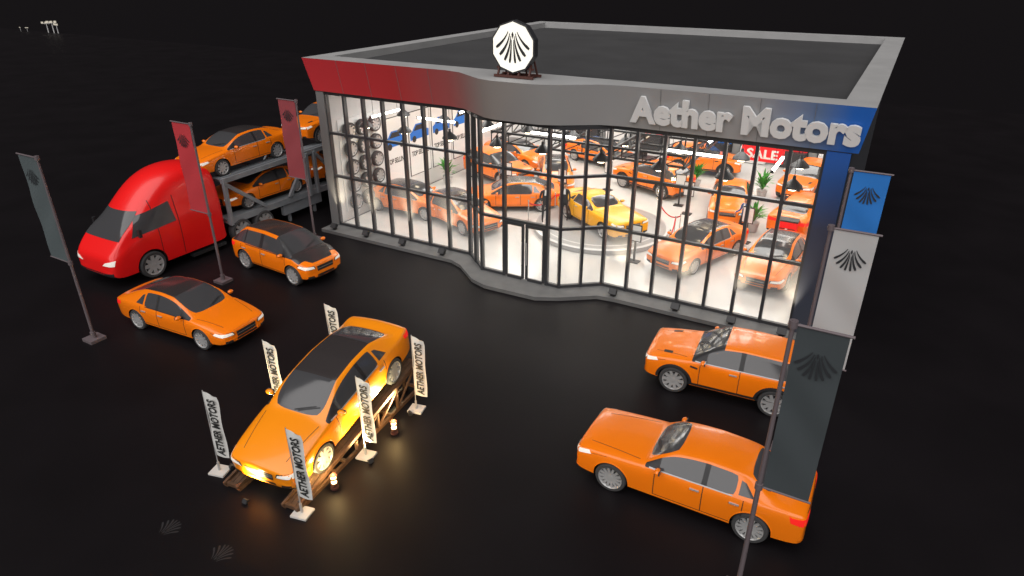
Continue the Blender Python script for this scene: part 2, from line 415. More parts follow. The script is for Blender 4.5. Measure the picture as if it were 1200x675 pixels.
box(bm, (20.4, D/2-.1, 3.1), (.2, D-.25, 6.0), 0); box(bm, (20.245, D/2-.1, 3.125), (.1, D-.6, 5.95), 1)
box(bm, (10.2, D-.4, 3.1), (20.19, .2, 5.99), 0); box(bm, (10.2, D-.56, 3.125), (19.95, .1, 5.94), 4)
box(bm, (.1, .0, 3.1), (.42, .3, 5.98), 2)
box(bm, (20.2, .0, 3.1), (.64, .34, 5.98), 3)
newobj('walls', to_mesh(bm, 'walls', [M_WALLO, M_WALLI, M_COLG, M_BLUELIT, M_BACKW], smooth=False), bld)
bm = bmesh.new(); bg = bmesh.new()
for i in range(len(WALL)-1):
    p = Vector(WALL[i]+(0,)); q = Vector(WALL[i+1]+(0,)); d = q-p; L = d.length; dn = d.normalized()
    ang = math.atan2(d.y, d.x); rot = Matrix.Rotation(ang, 4, 'Z')
    nb = max(1, round(L/1.0))
    ts = [k/nb for k in range(nb+1)]
    if i == 2: ts = [0, 1.0/3.3, 2.8/3.3, 1]
    for k, t in enumerate(ts):
        if t == 1 and i < len(WALL)-2: continue
        c = p+d*t; box(bm, (c.x, c.y, 3.12), (.1, .18, 5.94), 0, rot)
    for z, hh in ((.2, .1), (2.45, .1), (4.35, .1), (6.03, .12)):
        if i == 2 and z < 1:
            for a, b in ((0, 1), (2.8, 3.3)):
                c = p+dn*((a+b)/2); box(bm, (c.x, c.y, z), (b-a-.1, .13, hh), 0, rot)
            continue
        c = p+d*.5; box(bm, (c.x, c.y, z), (L-.02, .13, hh), 0, rot)
    for z0, z1, mi in ((.16, 2.43, 1), (2.47, 6.0, 0)):
        if i == 2 and mi == 1:
            for a, b in ((0, 1), (2.8, 3.3)):
                P, Q = p+dn*a, p+dn*b; quad(bg, [(P.x, P.y, z0), (Q.x, Q.y, z0), (Q.x, Q.y, z1), (P.x, P.y, z1)], mi)
            continue
        quad(bg, [(p.x, p.y, z0), (q.x, q.y, z0), (q.x, q.y, z1), (p.x, p.y, z1)], mi)
newobj('mullions', to_mesh(bm, 'mullions', [M_MULL], smooth=False), bld)
newobj('glazing', to_mesh(bg, 'glazing', [M_GL, M_GLH], smooth=False), bld)
bm = bmesh.new()
for a, b in ((9.66, 10.47), (10.53, 11.34)):
    for (cx, cz, sx_, sz) in ((a+.05, 1.3, .1, 2.2), (b-.05, 1.3, .1, 2.2), ((a+b)/2, .2, b-a-.2, .12), ((a+b)/2, 2.34, b-a-.2, .12)):
        box(bm, (cx, -1.06, cz), (sx_, .07, sz), 0)
    quad(bm, [(a+.1, -1.06, .26), (b-.1, -1.06, .26), (b-.1, -1.06, 2.28), (a+.1, -1.06, 2.28)], 1)
for x in (10.4, 10.6): tube(bm, (x, -1.13, .8), (x, -1.13, 1.7), .018, 2)
newobj('entrance_door', to_mesh(bm, 'door', [M_MULL, M_GLH, CHROME], smooth=False), bld)

# ------------------------------------------------------------------ text / logo
def textmesh(s, width, height, m, ext=.004, bold=0.0, rot90=False, shear=0):
    c = bpy.data.curves.new('t', 'FONT'); c.body = s; c.extrude = ext; c.offset = bold; c.resolution_u = 3; c.shear = shear
    o = newobj('t', c); me = evalmesh(o); bpy.data.objects.remove(o)
    xs = [v.co.x for v in me.vertices]; ys = [v.co.y for v in me.vertices]
    ax, bx, ay, by = min(xs), max(xs), min(ys), max(ys)
    for v in me.vertices:
        x = (v.co.x-ax)/(bx-ax)*width-width/2; y = (v.co.y-ay)/(by-ay)*height-height/2
        if rot90: x, y = -y, x
        v.co = (x, y, v.co.z)
    me.materials.clear(); me.materials.append(m); return me
def logomesh(size, m, th=.004):
    bm = bmesh.new()
    ST = [((.04, .24), (.05, -.12), (.11, -.5), .07), ((.065, .36), (.09, -.05), (.31, -.43), .08),
          ((.11, .44), (.17, .05), (.5, -.26), .085), ((.17, .5), (.3, .2), (.64, -.03), .08)]
    for sg in (1, -1):
        for a, b, c, wd in ST:
            pts = []
            for i in range(9):
                t = i/8; x = (1-t)**2*a[0]+2*t*(1-t)*b[0]+t*t*c[0]; y = (1-t)**2*a[1]+2*t*(1-t)*b[1]+t*t*c[1]
                dx = 2*(1-t)*(b[0]-a[0])+2*t*(c[0]-b[0]); dy = 2*(1-t)*(b[1]-a[1])+2*t*(c[1]-b[1]); L = math.hypot(dx, dy)
                ww = wd*(.3+1.1*t*(1 if t < .9 else .55))/2
                pts.append(((x-dy/L*ww), (y+dx/L*ww), (x+dy/L*ww), (y-dx/L*ww)))
            for i in range(8):
                p, q = pts[i], pts[i+1]
                quad(bm, [(sg*p[0]*size, p[1]*size, th), (sg*q[0]*size, q[1]*size, th), (sg*q[2]*size, q[3]*size, th), (sg*p[2]*size, p[3]*size, th)])
    quad(bm, [(0, .5*size, th), (-.045*size, .4*size, th), (0, .26*size, th), (.045*size, .4*size, th)])
    return to_mesh(bm, 'logo', [m], smooth=False)
tm = textmesh('Aether Motors', 6.75, .88, M_WHITE, .05, .045)
newobj('lettering', tm, bld, (17.3, -.38, 6.76), (R(90+11), 0, 0))

M_SIGN = mat('lit_sign_face', (.8, .8, .75), .5, es=.6, ecol=(1, .95, .82))
M_LOGO = mat('logo_dark', (.02, .022, .026), .6)
M_RUST = mat('brown_steel', (.09, .03, .022), .6)
sg = empty('rooftop_logo_sign', (*W2(9.9, -.75), ZT), (0, 0, BA))
bm = bmesh.new()
N = 10
pa = [(math.cos(i*2*math.pi/N+.314), math.sin(i*2*math.pi/N+.314)) for i in range(N)]
fr = [bm.verts.new((.84*a, -.16, 1.0+.84*b)) for a, b in pa]; bk = [bm.verts.new((.84*a, .1, 1.0+.84*b)) for a, b in pa]
fi = [bm.verts.new((.79*a, -.17, 1.0+.79*b)) for a, b in pa]
bm.faces.new(fi).material_index = 1
bm.faces.new(bk)
for i in range(N):
    j = (i+1) % N; bm.faces.new([fr[i], fr[j], bk[j], bk[i]]); bm.faces.new([fr[i], fr[j], fi[j], fi[i]])
newobj('disc', to_mesh(bm, 'disc', [M_MULL, M_SIGN], smooth=False), sg)
newobj('emblem', logomesh(.98, M_LOGO, .012), sg, (0, -.175, 1.0), (R(90), 0, 0))
bm = bmesh.new()
for y in (-.12, .45): beam(bm, (-.75, y, .06), (.75, y, .06), .08, .08)
for x in (-.6, -.2, .2, .6):
    beam(bm, (x, -.12, .1), (x, .03, .45), .06, .06); beam(bm, (x, .45, .1), (x, .1, .8), .05, .05); beam(bm, (x, -.1, .06), (x, .45, .06), .05, .05)
beam(bm, (-.7, .0, .32), (.7, .0, .32), .06, .06)
newobj('frame', to_mesh(bm, 'frame', [M_RUST], smooth=False), sg)

bm = bmesh.new()
box(bm, (0, 0, .02), (.16, .12, .04)); box(bm, (0, -.02, .17), (.28, .16, .22), 0, Matrix.Rotation(R(-35), 4, 'X'))
box(bm, (0, .055, .235), (.22, .11, .02), 1, Matrix.Rotation(R(-35), 4, 'X'))
M_LAMP = mat('lamp_glow', (1, .9, .7), .5, es=8, ecol=(1, .86, .62))
SPOTM = to_mesh(bm, 'floodlight', [M_BLK, M_LAMP], smooth=False)
for u in (.5, 2.35, 4.35, 6.4, 13.9, 16.2, 18.1, 19.7):
    x, y = W2(u, -.62); f = newobj('floodlight', SPOTM, None, (x, y, .14), (0, 0, BA))
    light('beam', 'SPOT', (0, .12, .36), 420, (1, .86, .64), .05, (0, .62, 2.2), 46, 1.0, parent=f)

# ------------------------------------------------------------------ interior
for i in range(3):
    for j in range(3):
        light('showroom_fill_light', 'AREA', (3.6+6.6*i, 3.6+6.6*j, 6.05), 240, (1, .97, .92), 3.2, (3.6+6.6*i, 3.6+6.6*j, 0), parent=bld)  # added area fills to brighten the showroom, no ceiling panels modelled
bm = bmesh.new()
lathe(bm, [(.05, .0), (.06, .1), (.3, .32), (.32, .38), (.28, .36), (0, .34)], [0, 0, 0, 0, 1], 16, Matrix.Rotation(R(-90), 4, 'X'))
tube(bm, (0, 0, 0), (0, 0, 1.2), .012, 0, 6); tube(bm, (0, 0, -.46), (0, 0, -.36), .13, 1, 12)
PEND = to_mesh(bm, 'pendant', [M_BLK, M_LAMP], 40)
for i in range(9):
    for j in range(6):
        u = 1.3+2.2*i+random.uniform(-.2, .2); v = 1.3+2.7*j
        x, y = W2(u, v); newobj('pendant_lamp', PEND, None, (x, y, 4.85), (0, 0, BA))
bm = bmesh.new()
box(bm, (0, 0, 0), (1.9, .08, .07), 1); box(bm, (-.97, 0, .0), (.05, .1, .1), 0); box(bm, (.97, 0, .0), (.05, .1, .1), 0)
for x in (-.8, .8): tube(bm, (x, 0, .05), (x, 0, .9), .008, 0, 5)
TUBE = to_mesh(bm, 'tube', [M_BLK, M_TUBE], smooth=False)
for i in range(7):
    for j in range(7):
        if random.random() < .15: continue
        x, y = W2(2.2+2.7*i, 1.5+2.6*j); newobj('linear_led_light', TUBE, None, (x, y, 5.1), (0, 0, BA + (0 if (i+j) % 2 else R(90))))
bm = bmesh.new()
def tr(p, q, dz=.4):
    p = Vector(p); q = Vector(q); beam(bm, p, q, .08, .08); beam(bm, p+Vector((0, 0, dz)), q+Vector((0, 0, dz)), .08, .08)
    nn = max(2, int((q-p).length/.8))
    for i in range(nn):
        a = p.lerp(q, i/nn); b = p.lerp(q, (i+1)/nn)
        beam(bm, a, b+Vector((0, 0, dz)), .035, .035); beam(bm, a, a+Vector((0, 0, dz)), .035, .035)
for v in (2.4, 5.0, 7.6): tr((7.0, v, 4.3), (15.2, v, 4.3))
for u in (7.0, 9.7, 12.4, 15.1): tr((u, 2.4, 4.25), (u, 7.6, 4.25))
for u in (7.0, 15.1):
    for v in (2.4, 7.6): tube(bm, (u, v, 4.7), (u, v, 6.05), .015, 0, 6)
o = newobj('lighting_truss', to_mesh(bm, 'truss', [M_BLK], smooth=False), None, (OX, OY, 0), (0, 0, BA))
bm = bmesh.new()
lathe(bm, [(0, .0), (2.95, 0), (3.0, .02), (3.0, .2), (2.9, .24), (2.6, .245), (2.55, .26), (0, .26)], [0, 0, 0, 1, 0, 1, 0], 64, Matrix.Rotation(R(90), 4, 'X'))
M_PLAT = mat('platform', (.38, .38, .38), .3); M_RIM = mat('platform_rim', (.75, .75, .75), .25)
newobj('round_display_platform', to_mesh(bm, 'platform', [M_PLAT, M_RIM], 30), None, (*W2(10.9, 5.3), .153))
M_ROPE = mat('red_rope', (.6, .01, .01), .7)
def rope(u, v, ang, L=1.7):
    bm = bmesh.new()
    for x in (0, L):
        tube(bm, (x, 0, 0), (x, 0, .95), .022, 0, 8); tube(bm, (x, 0, 0), (x, 0, .03), .15, 0, 16); tube(bm, (x, 0, .95), (x, 0, 1.02), .035, 0, 8)
    pr = None
    for i in range(11):
        t = i/10; p = (L*t, 0, .9-.28*4*t*(1-t))
        if pr: tube(bm, pr, p, .03, 1, 6)
        pr = p
    newobj('rope_barrier', to_mesh(bm, 'rope', [CHROME, M_ROPE], 40), None, (*W2(u, v), .153), (0, 0, BA+R(ang)))
rope(7.6, 4.6, 70); rope(8.3, 6.6, 40); rope(12.9, 7.4, -40); rope(14.1, 5.9, -80)

IC = [('sedan_car', SED, 2.0, 3.1, 0), ('fastback_car', FAST, 4.9, 2.9, -20), ('fastback_car', FAST, 5.9, 6.1, -150), ('suv_car', SUV, 3.0, 9.6, -20),
      ('sedan_car', SED, 2.4, 12.9, -15), ('sedan_car', SED, 6.1, 10.4, -60), ('suv_car', SUV, 11.0, 12.0, -200), ('sedan_car', BOX, 15.4, 10.4, -80),
      ('suv_car', SUV, 18.1, 15.3, -100), ('sedan_car', SED, 15.6, 4.2, -110), ('fastback_car', FAST, 18.5, 4.4, -95), ('sedan_car', BOX, 18.7, 10.3, 80),
      ('fastback_car', FAST, 6.6, 15.6, -20), ('suv_car', SUV, 12.4, 16.6, 10)]
for nm, me, u, v, a in IC:
    x, y = W2(u, v); car(nm, me, x, y, BR+a, .153, 0, .95)
x, y = W2(10.9, 5.2); car('muscle_car', MUS, x, y, -62, .415, 0, .95)

M_PAPER = mat('poster_white', (.75, .75, .75), .5); M_PBLUE = mat('poster_blue', (.01, .16, .6), .4); M_RED = mat('sign_red', (.75, .01, .015), .4, es=.35)
M_TXT = mat('text_black', (.02, .02, .02), .6)
TS = textmesh('TOP SELLING', 1.45, .26, M_TXT, .002, .02)
for k in range(4):
    v = 4.4+1.95*k
    p = empty('wall_poster', (*W2(.22, v), .15), (0, 0, BA+R(90)))
    bm = bmesh.new(); box(bm, (0, 0, 2.45), (1.7, .03, 3.2), 0); box(bm, (0, .012, 2.45), (1.78, .03, 3.28), 2)
    pts = [(-.78, 2.65), (.78, 2.65), (.8, 3.0), (.5, 3.1), (.25, 3.4), (-.3, 3.42), (-.6, 3.1), (-.8, 3.0)]
    f = bm.faces.new([bm.verts.new((a, -.021, b)) for a, b in pts]); f.material_index = 1
    for cx in (-.46, .46):
        f = bm.faces.new([bm.verts.new((cx+.17*math.cos(t*.5236), -.024, 2.68+.17*math.sin(t*.5236))) for t in range(12)]); f.material_index = 2
    f = bm.faces.new([bm.verts.new((a, -.024, b)) for a, b in ((-.48, 3.09), (.38, 3.09), (.2, 3.34), (-.26, 3.35))]); f.material_index = 2
    newobj('board', to_mesh(bm, 'board', [M_PAPER, M_PBLUE, M_TXT], smooth=False), p)
    newobj('caption', TS, p, (0, -.022, 1.95), (R(90), 0, 0))
bm = bmesh.new()
box(bm, (0, .03, 2.5), (2.7, .04, 4.2), 0)
for i in range(3):
    for j in range(5):
        wheel(bm, (-.85+.85*i, -.16, .8+.82*j), -1, .36, mt=1, mr=2, md=1, spokes=8)
newobj('tyre_rack', to_mesh(bm, 'tyre_rack', [M_PAPER, TYRE, CHROME], 40), None, (*W2(.26, 1.9), .16), (0, 0, BA+R(90)))
for k in range(9):
    u = 1.6+2.15*k; p = empty('wall_display', (*W2(u, D-.63), .15), (0, 0, BA))
    bm = bmesh.new(); box(bm, (0, 0, 1.75), (1.7, .05, 2.6), 2)
    box(bm, (0, -.02, 1.9), (1.55, .04, 1.9), [0, 1, 0, 3][k % 4]); box(bm, (0, -.2, .5), (1.5, .4, .9), [0, 2][k % 2])
    newobj('panel', to_mesh(bm, 'p', [M_PAPER, M_PBLUE, M_MULL, M_RED], smooth=False), p)
p = empty('hanging_sale_sign', (*W2(16.4, 11.0), 3.0), (0, 0, BA))
bm = bmesh.new(); box(bm, (0, 0, 0), (1.9, .06, .7), 0)
for x in (-.8, .8): tube(bm, (x, 0, .35), (x, 0, 3.05), .01, 1, 5)
newobj('board', to_mesh(bm, 's', [M_RED, M_BLK], smooth=False), p)
newobj('caption', textmesh('SALE', 1.4, .44, M_PAPER, .004, .03), p, (0, -.036, 0), (R(90), 0, 0))
bm = bmesh.new()
box(bm, (0, 0, .52), (2.6, .7, 1.04), 0); box(bm, (0, -.04, 1.07), (2.8, .85, .06), 1); box(bm, (.6, 0, 1.3), (.55, .04, .35), 1); box(bm, (.6, .05, 1.12), (.2, .2, .04), 1)
newobj('reception_desk', to_mesh(bm, 'desk', [M_PAPER, M_BLK], smooth=False), None, (*W2(9.0, 14.2), .153), (0, 0, BA))
bm = bmesh.new(); box(bm, (0, 0, .02), (.45, .35, .04), 0); box(bm, (0, 0, .55), (.08, .06, 1.05), 0); box(bm, (0, -.04, 1.25), (.5, .05, .7), 0); box(bm, (0, -.07, 1.25), (.44, .01, .62), 1)
KI = to_mesh(bm, 'kiosk', [M_BLK, M_PAPER], smooth=False)
for u, v in ((13.7, 9.2), (4.6, 7.9), (16.9, 6.9), (9.0, 10.8), (13.5, 2.6), (7.6, 8.2), (13.0, 10.2)):
    newobj('info_stand', KI, None, (*W2(u, v), .153), (0, 0, BA+R(random.uniform(-25, 25))))
M_LEAF = mat('leaf', (.05, .3, .02), .6, noise=.4, nscale=9); M_POT = mat('pot', (.5, .5, .5), .5)
def plant(u, v, hgt=1.6):
    bm = bmesh.new(); lathe(bm, [(0, 0), (.2, 0), (.27, .45), (.22, .45), (0, .4)], 1, 16, Matrix.Rotation(R(90), 4, 'X'))
    for i in range(60):
        a = random.uniform(0, 6.28); t = random.uniform(.2, 1.2); L = random.uniform(.5, 1)*hgt*.6
        d = Vector((math.cos(a)*math.sin(t), math.sin(a)*math.sin(t), math.cos(t))); sd = Vector((-math.sin(a), math.cos(a), 0))*.06
        b = Vector((0, 0, .42+random.uniform(0, .4)*hgt*.5)); m1 = b+d*L*.5+Vector((0, 0, .08)); e = b+d*L-Vector((0, 0, .08))
        vs = [bm.verts.new(x) for x in (b, m1-sd, e, m1+sd)]; bm.faces.new(vs)
    newobj('potted_plant', to_mesh(bm, 'plant', [M_LEAF, M_POT], 40), None, (*W2(u, v), .153))
for u, v in ((16.9, 8.4), (12.9, 13.5), (1.0, 7.6), (16.3, 13.4)): plant(u, v)
bm = bmesh.new(); box(bm, (0, 0, .55), (.8, .45, 1.0), 0); box(bm, (0, 0, 1.08), (.86, .5, .06), 2)
for z in (.25, .5, .75): box(bm, (0, -.235, z), (.7, .02, .03), 2)
box(bm, (0, -.245, .62), (.3, .01, .1), 1); box(bm, (0, -.246, .62), (.1, .012, .3), 1)
newobj('tool_cabinet', to_mesh(bm, 'cab', [M_RED, M_PAPER, M_BLK], smooth=False), None, (*W2(18.4, 7.6), .153), (0, 0, BA))

# ------------------------------------------------------------------ people
SKIN = mat('skin', (.5, .27, .17), .5); HAIR = mat('hair', (.03, .02, .015), .6); SUIT = mat('suit', (.02, .02, .024), .7); SHIRT = mat('shirt', (.7, .7, .7), .6); SHOE = mat('shoe', (.01, .01, .01), .3)
def person(x, y, z, ang, top, armf=.12):
    p = empty('person', (x, y, z), (0, 0, R(ang)))
    V = [(0, 0, .95, .13, .10), (0, 0, 1.1, .125, .09), (0, 0, 1.3, .155, .10), (0, -.01, 1.44, .09, .07), (0, 0, 1.52, .05, .05), (0, .01, 1.58, .05, .05)]
    E = [(0, 1), (1, 2), (2, 3), (3, 4), (4, 5)]
    for s in (1, -1):
        b = len(V)
        V += [(s*.17, 0, 1.42, .06, .06), (s*.235, .0, 1.14, .043, .043), (s*.22, armf*(1.6 if s > 0 else .6), .93+armf*(.8 if s > 0 else .1), .028, .028)]
        E += [(3, b), (b, b+1), (b+1, b+2)]
        V += [(s*.09, 0, .86, .085, .085), (s*.11, .02+.05*s, .5, .06, .06), (s*.12, -.02+.06*s, .11, .045, .04), (s*.13, .12+.06*s, .045, .042, .03)]
        E += [(0, b+3), (b+3, b+4), (b+4, b+5), (b+5, b+6)]
    me = bpy.data.meshes.new('skel'); me.from_pydata([v[:3] for v in V], E, [])
    o = newobj('body', me, p); o.modifiers.new('sk', 'SKIN')
    for i, v in enumerate(V):
        sv = me.skin_vertices[0].data[i]; sv.radius = (v[3], v[4]); sv.use_root = (i == 0)
    ss = o.modifiers.new('ss', 'SUBSURF'); ss.levels = 2; ss.render_levels = 2
    m2 = evalmesh(o); o.modifiers.clear(); o.data = m2
    m2.materials.clear()
    for m in (top, SUIT, SHOE, SKIN, SHIRT): m2.materials.append(m)
    for f in m2.polygons:
        c = f.center; f.use_smooth = True
        f.material_index = 3 if c.z > 1.5 else 2 if c.z < .09 else 1 if c.z < .93 and abs(c.x) < .2 else 0
        if 1.25 < c.z < 1.5 and c.y > .05 and abs(c.x) < .045: f.material_index = 4
    bm = bmesh.new()
    M = Matrix.Translation((0, .02, 1.66)) @ Matrix.Diagonal((.078, .098, .118, 1)); bmesh.ops.create_icosphere(bm, subdivisions=3, radius=1, matrix=M)
    for v in bm.verts:
        if v.co.z < 1.62: v.co.x *= .85
    for f in bm.faces:
        c = f.calc_center_median(); f.material_index = 1 if (c.z > 1.705 or (c.y < .0 and c.z > 1.6)) else 0
    for v in bm.verts:
        if v.co.z > 1.7 or (v.co.y < 0 and v.co.z > 1.61): v.co = Vector((0, .02, 1.66))+(v.co-Vector((0, .02, 1.66)))*1.08
    tube(bm, (0, .1, 1.67), (0, .135, 1.64), .012, 0, 6, .018)
    for s in (1, -1):
        bmesh.ops.create_icosphere(bm, subdivisions=1, radius=.011, matrix=Matrix.Translation((s*.03, .11, 1.675)))
        box(bm, (s*.08, .015, 1.655), (.015, .035, .055), 0)
    box(bm, (0, .112, 1.605), (.045, .008, .01), 2)
    for s in (1, -1):
        wx, wy, wz = s*.22, armf*(1.6 if s > 0 else .6), .93+armf*(.8 if s > 0 else .1)
        box(bm, (wx, wy+.012, wz-.055), (.028, .07, .09), 0)
        for k in range(4):
            yy = wy-.018+.02*k; l = (.055, .065, .07, .055)[k]
            tube(bm, (wx, yy, wz-.095), (wx-s*.005, yy+.004, wz-.095-l*.55), .009, 0, 6); tube(bm, (wx-s*.005, yy+.004, wz-.095-l*.55), (wx-s*.02, yy+.01, wz-.095-l), .008, 0, 6)
        tube(bm, (wx, wy+.045, wz-.05), (wx-s*.01, wy+.075, wz-.1), .01, 0, 6)
    newobj('head_and_hands', to_mesh(bm, 'head', [SKIN, HAIR, ROOFB], 60), p)
GREY = mat('grey_jacket', (.2, .21, .24), .7); BLUEJ = mat('blue_shirt', (.05, .12, .3), .7)
x, y = W2(8.6, 4.3); person(x, y, .41, 190, SUIT, .22)
x, y = W2(9.3, 4.9); person(x, y, .41, 150, SUIT, .12)
x, y = W2(4.2, 8.0); person(x, y, .155, 200, GREY, .1)
x, y = W2(16.6, 7.6); person(x, y, .155, 120, BLUEJ, .2)

# ------------------------------------------------------------------ outdoor cars
car('sedan_car', BOX, 4.1, 11.8, 150.7)
car('suv_car', SUV, 6.15, 16.0, 154.5)
car('fastback_car', FAST, -10.65, 19.5, -26.2)
car('hatchback_car', HAT, -8.9, 24.2, -33.6, 0, 0, 1.08)

HD = -113.6; hd = Vector((math.cos(R(HD)), math.sin(R(HD)), 0)); PT = R(10.2)
dc = Vector((-4.6, 14.0, 0))
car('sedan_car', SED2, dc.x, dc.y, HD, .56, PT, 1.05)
M_WOOD = mat('ramp_wood', (.10, .05, .025), .6, noise=.35, nscale=4)
for sd in (1, -1):
    bm = bmesh.new()
    x0, x1 = 2.75, -2.45
    zt = lambda x: .56-x*math.tan(PT)-.012
    for k in (-.14, 0, .14): beam(bm, (x0, k, max(.06, zt(x0)-.03)), (x1, k, zt(x1)-.03), .125, .05)
    for k in (-.19, .19):
        beam(bm, (x0, k, .05), (x1, k, .05), .07, .1)
        beam(bm, (x0+.05, k, max(.12, zt(x0)-.09)), (x1, k, zt(x1)-.1), .06, .09)
        for i in range(6):
            x = x0-.35-i*.94
            if zt(x) > .25: beam(bm, (x, k, .08), (x, k, zt(x)-.1), .07, .07)
        for i in range(2, 5): beam(bm, (x0-.35-i*.94, k, .08), (x0-.35-(i+1)*.94, k, zt(x0-.35-(i+1)*.94)-.12), .05, .05)
    for x in (x0-.03, x1+.03, 1.0, -1.0): beam(bm, (x, -.22, .1), (x, .22, .1), .07, .08)
    o = newobj('wooden_car_ramp', to_mesh(bm, 'ramp', [M_WOOD], smooth=False), None)
    side = Vector((-hd.y, hd.x, 0)); o.location = dc+side*sd*.85; o.rotation_euler = (0, 0, R(HD))

M_CLOTH = mat('white_cloth', (.62, .62, .6), .8, noise=.05, nscale=2); M_BASE = mat('white_base', (.6, .58, .55), .6)
FT = textmesh('AETHER MOTORS', 1.6, .21, M_TXT, .001, .03, True, .15)
def feather(x, y, ang):
    p = empty('feather_flag', (x, y, 0), (0, R(random.uniform(-2, 2)), R(ang)))
    nz = 14; prof = []
    for i in range(nz+1):
        z = .5+1.85*i/nz; wd = .34 if z < 2.1 else .34*math.sqrt(max(0.3, 1-((z-2.1)/.3)**2))
        prof.append([(wd*j/4, .02*math.sin(z*5+j*.9), z-(.1*j/4 if i == nz else 0)) for j in range(5)])
    bm = bmesh.new(); V = [[bm.verts.new(q) for q in row] for row in prof]
    for i in range(nz):
        for j in range(4): bm.faces.new([V[i][j], V[i][j+1], V[i+1][j+1], V[i+1][j]])
    newobj('cloth', to_mesh(bm, 'cloth', [M_CLOTH]), p)
    bm = bmesh.new(); tube(bm, (-.012, 0, 0), (-.012, 0, 2.36), .014, 0); box(bm, (0, 0, .03), (.4, .36, .05), 1); tube(bm, (-.012, 0, .05), (-.012, 0, .3), .03, 0)
    newobj('pole', to_mesh(bm, 'pole', [CHROME, M_BASE]), p)
    newobj('lettering', FT, p, (.17, -.03, 1.36), (R(90), 0, 0))
for x, y in ((-7.0, 12.4), (-6.3, 14.6), (-5.2, 16.6), (-3.6, 12.95), (-4.64, 11.04), (-2.6, 14.85)): feather(x, y, -14+random.uniform(-5, 5))
bm = bmesh.new()
tube(bm, (0, 0, 0), (0, 0, .05), .1, 0, 12); tube(bm, (0, 0, .05), (0, 0, .14), .035, 0, 8); tube(bm, (0, 0, .14), (0, 0, .17), .085, 0, 12)
tube(bm, (0, 0, .17), (0, 0, .27), .06, 1, 12); tube(bm, (0, 0, .27), (0, 0, .30), .085, 0, 12); tube(bm, (0, 0, .3), (0, 0, .38), .06, 1, 12); tube(bm, (0, 0, .38), (0, 0, .43), .09, 0, 12, .02)
M_WARM = mat('lantern_glow', (1, .7, .3), .5, es=18, ecol=(1, .66, .26))
LAN = to_mesh(bm, 'lantern', [M_RUST, M_WARM], 40)
for x, y in ((-4.12, 11.85), (-3.05, 13.85)):
    f = newobj('garden_lantern', LAN, None, (x, y, 0)); light('glow', 'POINT', (0, 0, .6), 55, (1, .66, .26), .06, parent=f)
for x, y, e in ((-6.75, 12.5, 420), (-4.75, 11.3, 300), (-6.0, 11.35, 420), (-6.5, 14.5, 420), (-3.45, 12.7, 380), (-2.75, 14.6, 420), (-5.4, 16.4, 380), (-3.2, 16.6, 380)):
    d = dc-Vector((x, y, 0)); a = math.atan2(d.y, d.x)-R(90)
    f = newobj('ground_floodlight', SPOTM, None, (x, y, 0), (0, 0, a), (.45, .45, .45))
    light('beam', 'SPOT', (0, .2, .9), e, (1, .82, .42), .1, (0, d.length/.45, 2.9), 105, .8, parent=f)

M_GM = mat('ground_marking', (.02, .0185, .02), .7)
for x, y in ((-7.4, 10.65), (-6.0, 9.95)):
    newobj('ground_emblem', logomesh(.42, M_GM, .004), None, (x, y, 0), (0, 0, R(150)))

# ------------------------------------------------------------------ banner poles
def banner(x, y, sgn, m, lm, wd=.95):
    p = empty('banner_flag', (x, y, 0), (0, 0, BA))
    bm = bmesh.new()
    tube(bm, (0, 0, 0), (0, 0, 6.05), .05, 0, 12, .035); box(bm, (0, 0, .05), (.5, .5, .1), 0); tube(bm, (0, 0, .1), (0, 0, .3), .08, 0, 12)
    tube(bm, (-sgn*.08, 0, 5.98), (sgn*(wd+.13), 0, 5.98), .025, 0); tube(bm, (-sgn*.0, 0, 2.72), (sgn*(wd+.11), 0, 2.72), .02, 0)
    for z in (5.98, 2.72): tube(bm, (0, 0, z-.06), (0, 0, z+.06), .07, 0, 10)
    newobj('pole', to_mesh(bm, 'pole', [M_POLE], 40), p)
    bm = bmesh.new(); nx, nz = 8, 24; V = []
    for j in range(nz+1):
        V.append([bm.verts.new((sgn*(.07+wd*i/nx), .02*math.sin(j*.55+i*.5)*math.sin(math.pi*j/nz), 2.74+3.22*j/nz)) for i in range(nx+1)])
    for j in range(nz):
        for i in range(nx): bm.faces.new([V[j][i], V[j][i+1], V[j+1][i+1], V[j+1][i]])
    newobj('cloth', to_mesh(bm, 'cloth', [m]), p)
    newobj('emblem', logomesh(.48, lm, .0), p, (sgn*(.07+wd/2), -.035, 5.35), (R(90), 0, 0))
M_POLE = mat('pole_metal', (.16, .13, .14), .5, metal=.2)
C_G = mat('cloth_grey', (.075, .095, .1), .8); C_R = mat('cloth_red', (.5, .035, .045), .8); C_R2 = mat('cloth_dullred', (.28, .05, .06), .8)
C_B = mat('cloth_blue', (.015, .17, .55), .8); C_W = mat('cloth_white', (.45, .45, .45), .8); C_D = mat('cloth_dark', (.045, .055, .06), .8)
banner(-13.5, 18.6, -1, C_G, M_LOGO); banner(-11.03, 22.96, -1, C_R, M_LOGO); banner(-8.65, 27.2, -1, C_R2, M_LOGO)
banner(4.34, 8.97, 1, C_D, M_LOGO, .74); banner(6.7, 13.1, 1, C_W, M_LOGO, .84); banner(9.1, 17.4, 1, C_B, M_LOGO, .88)

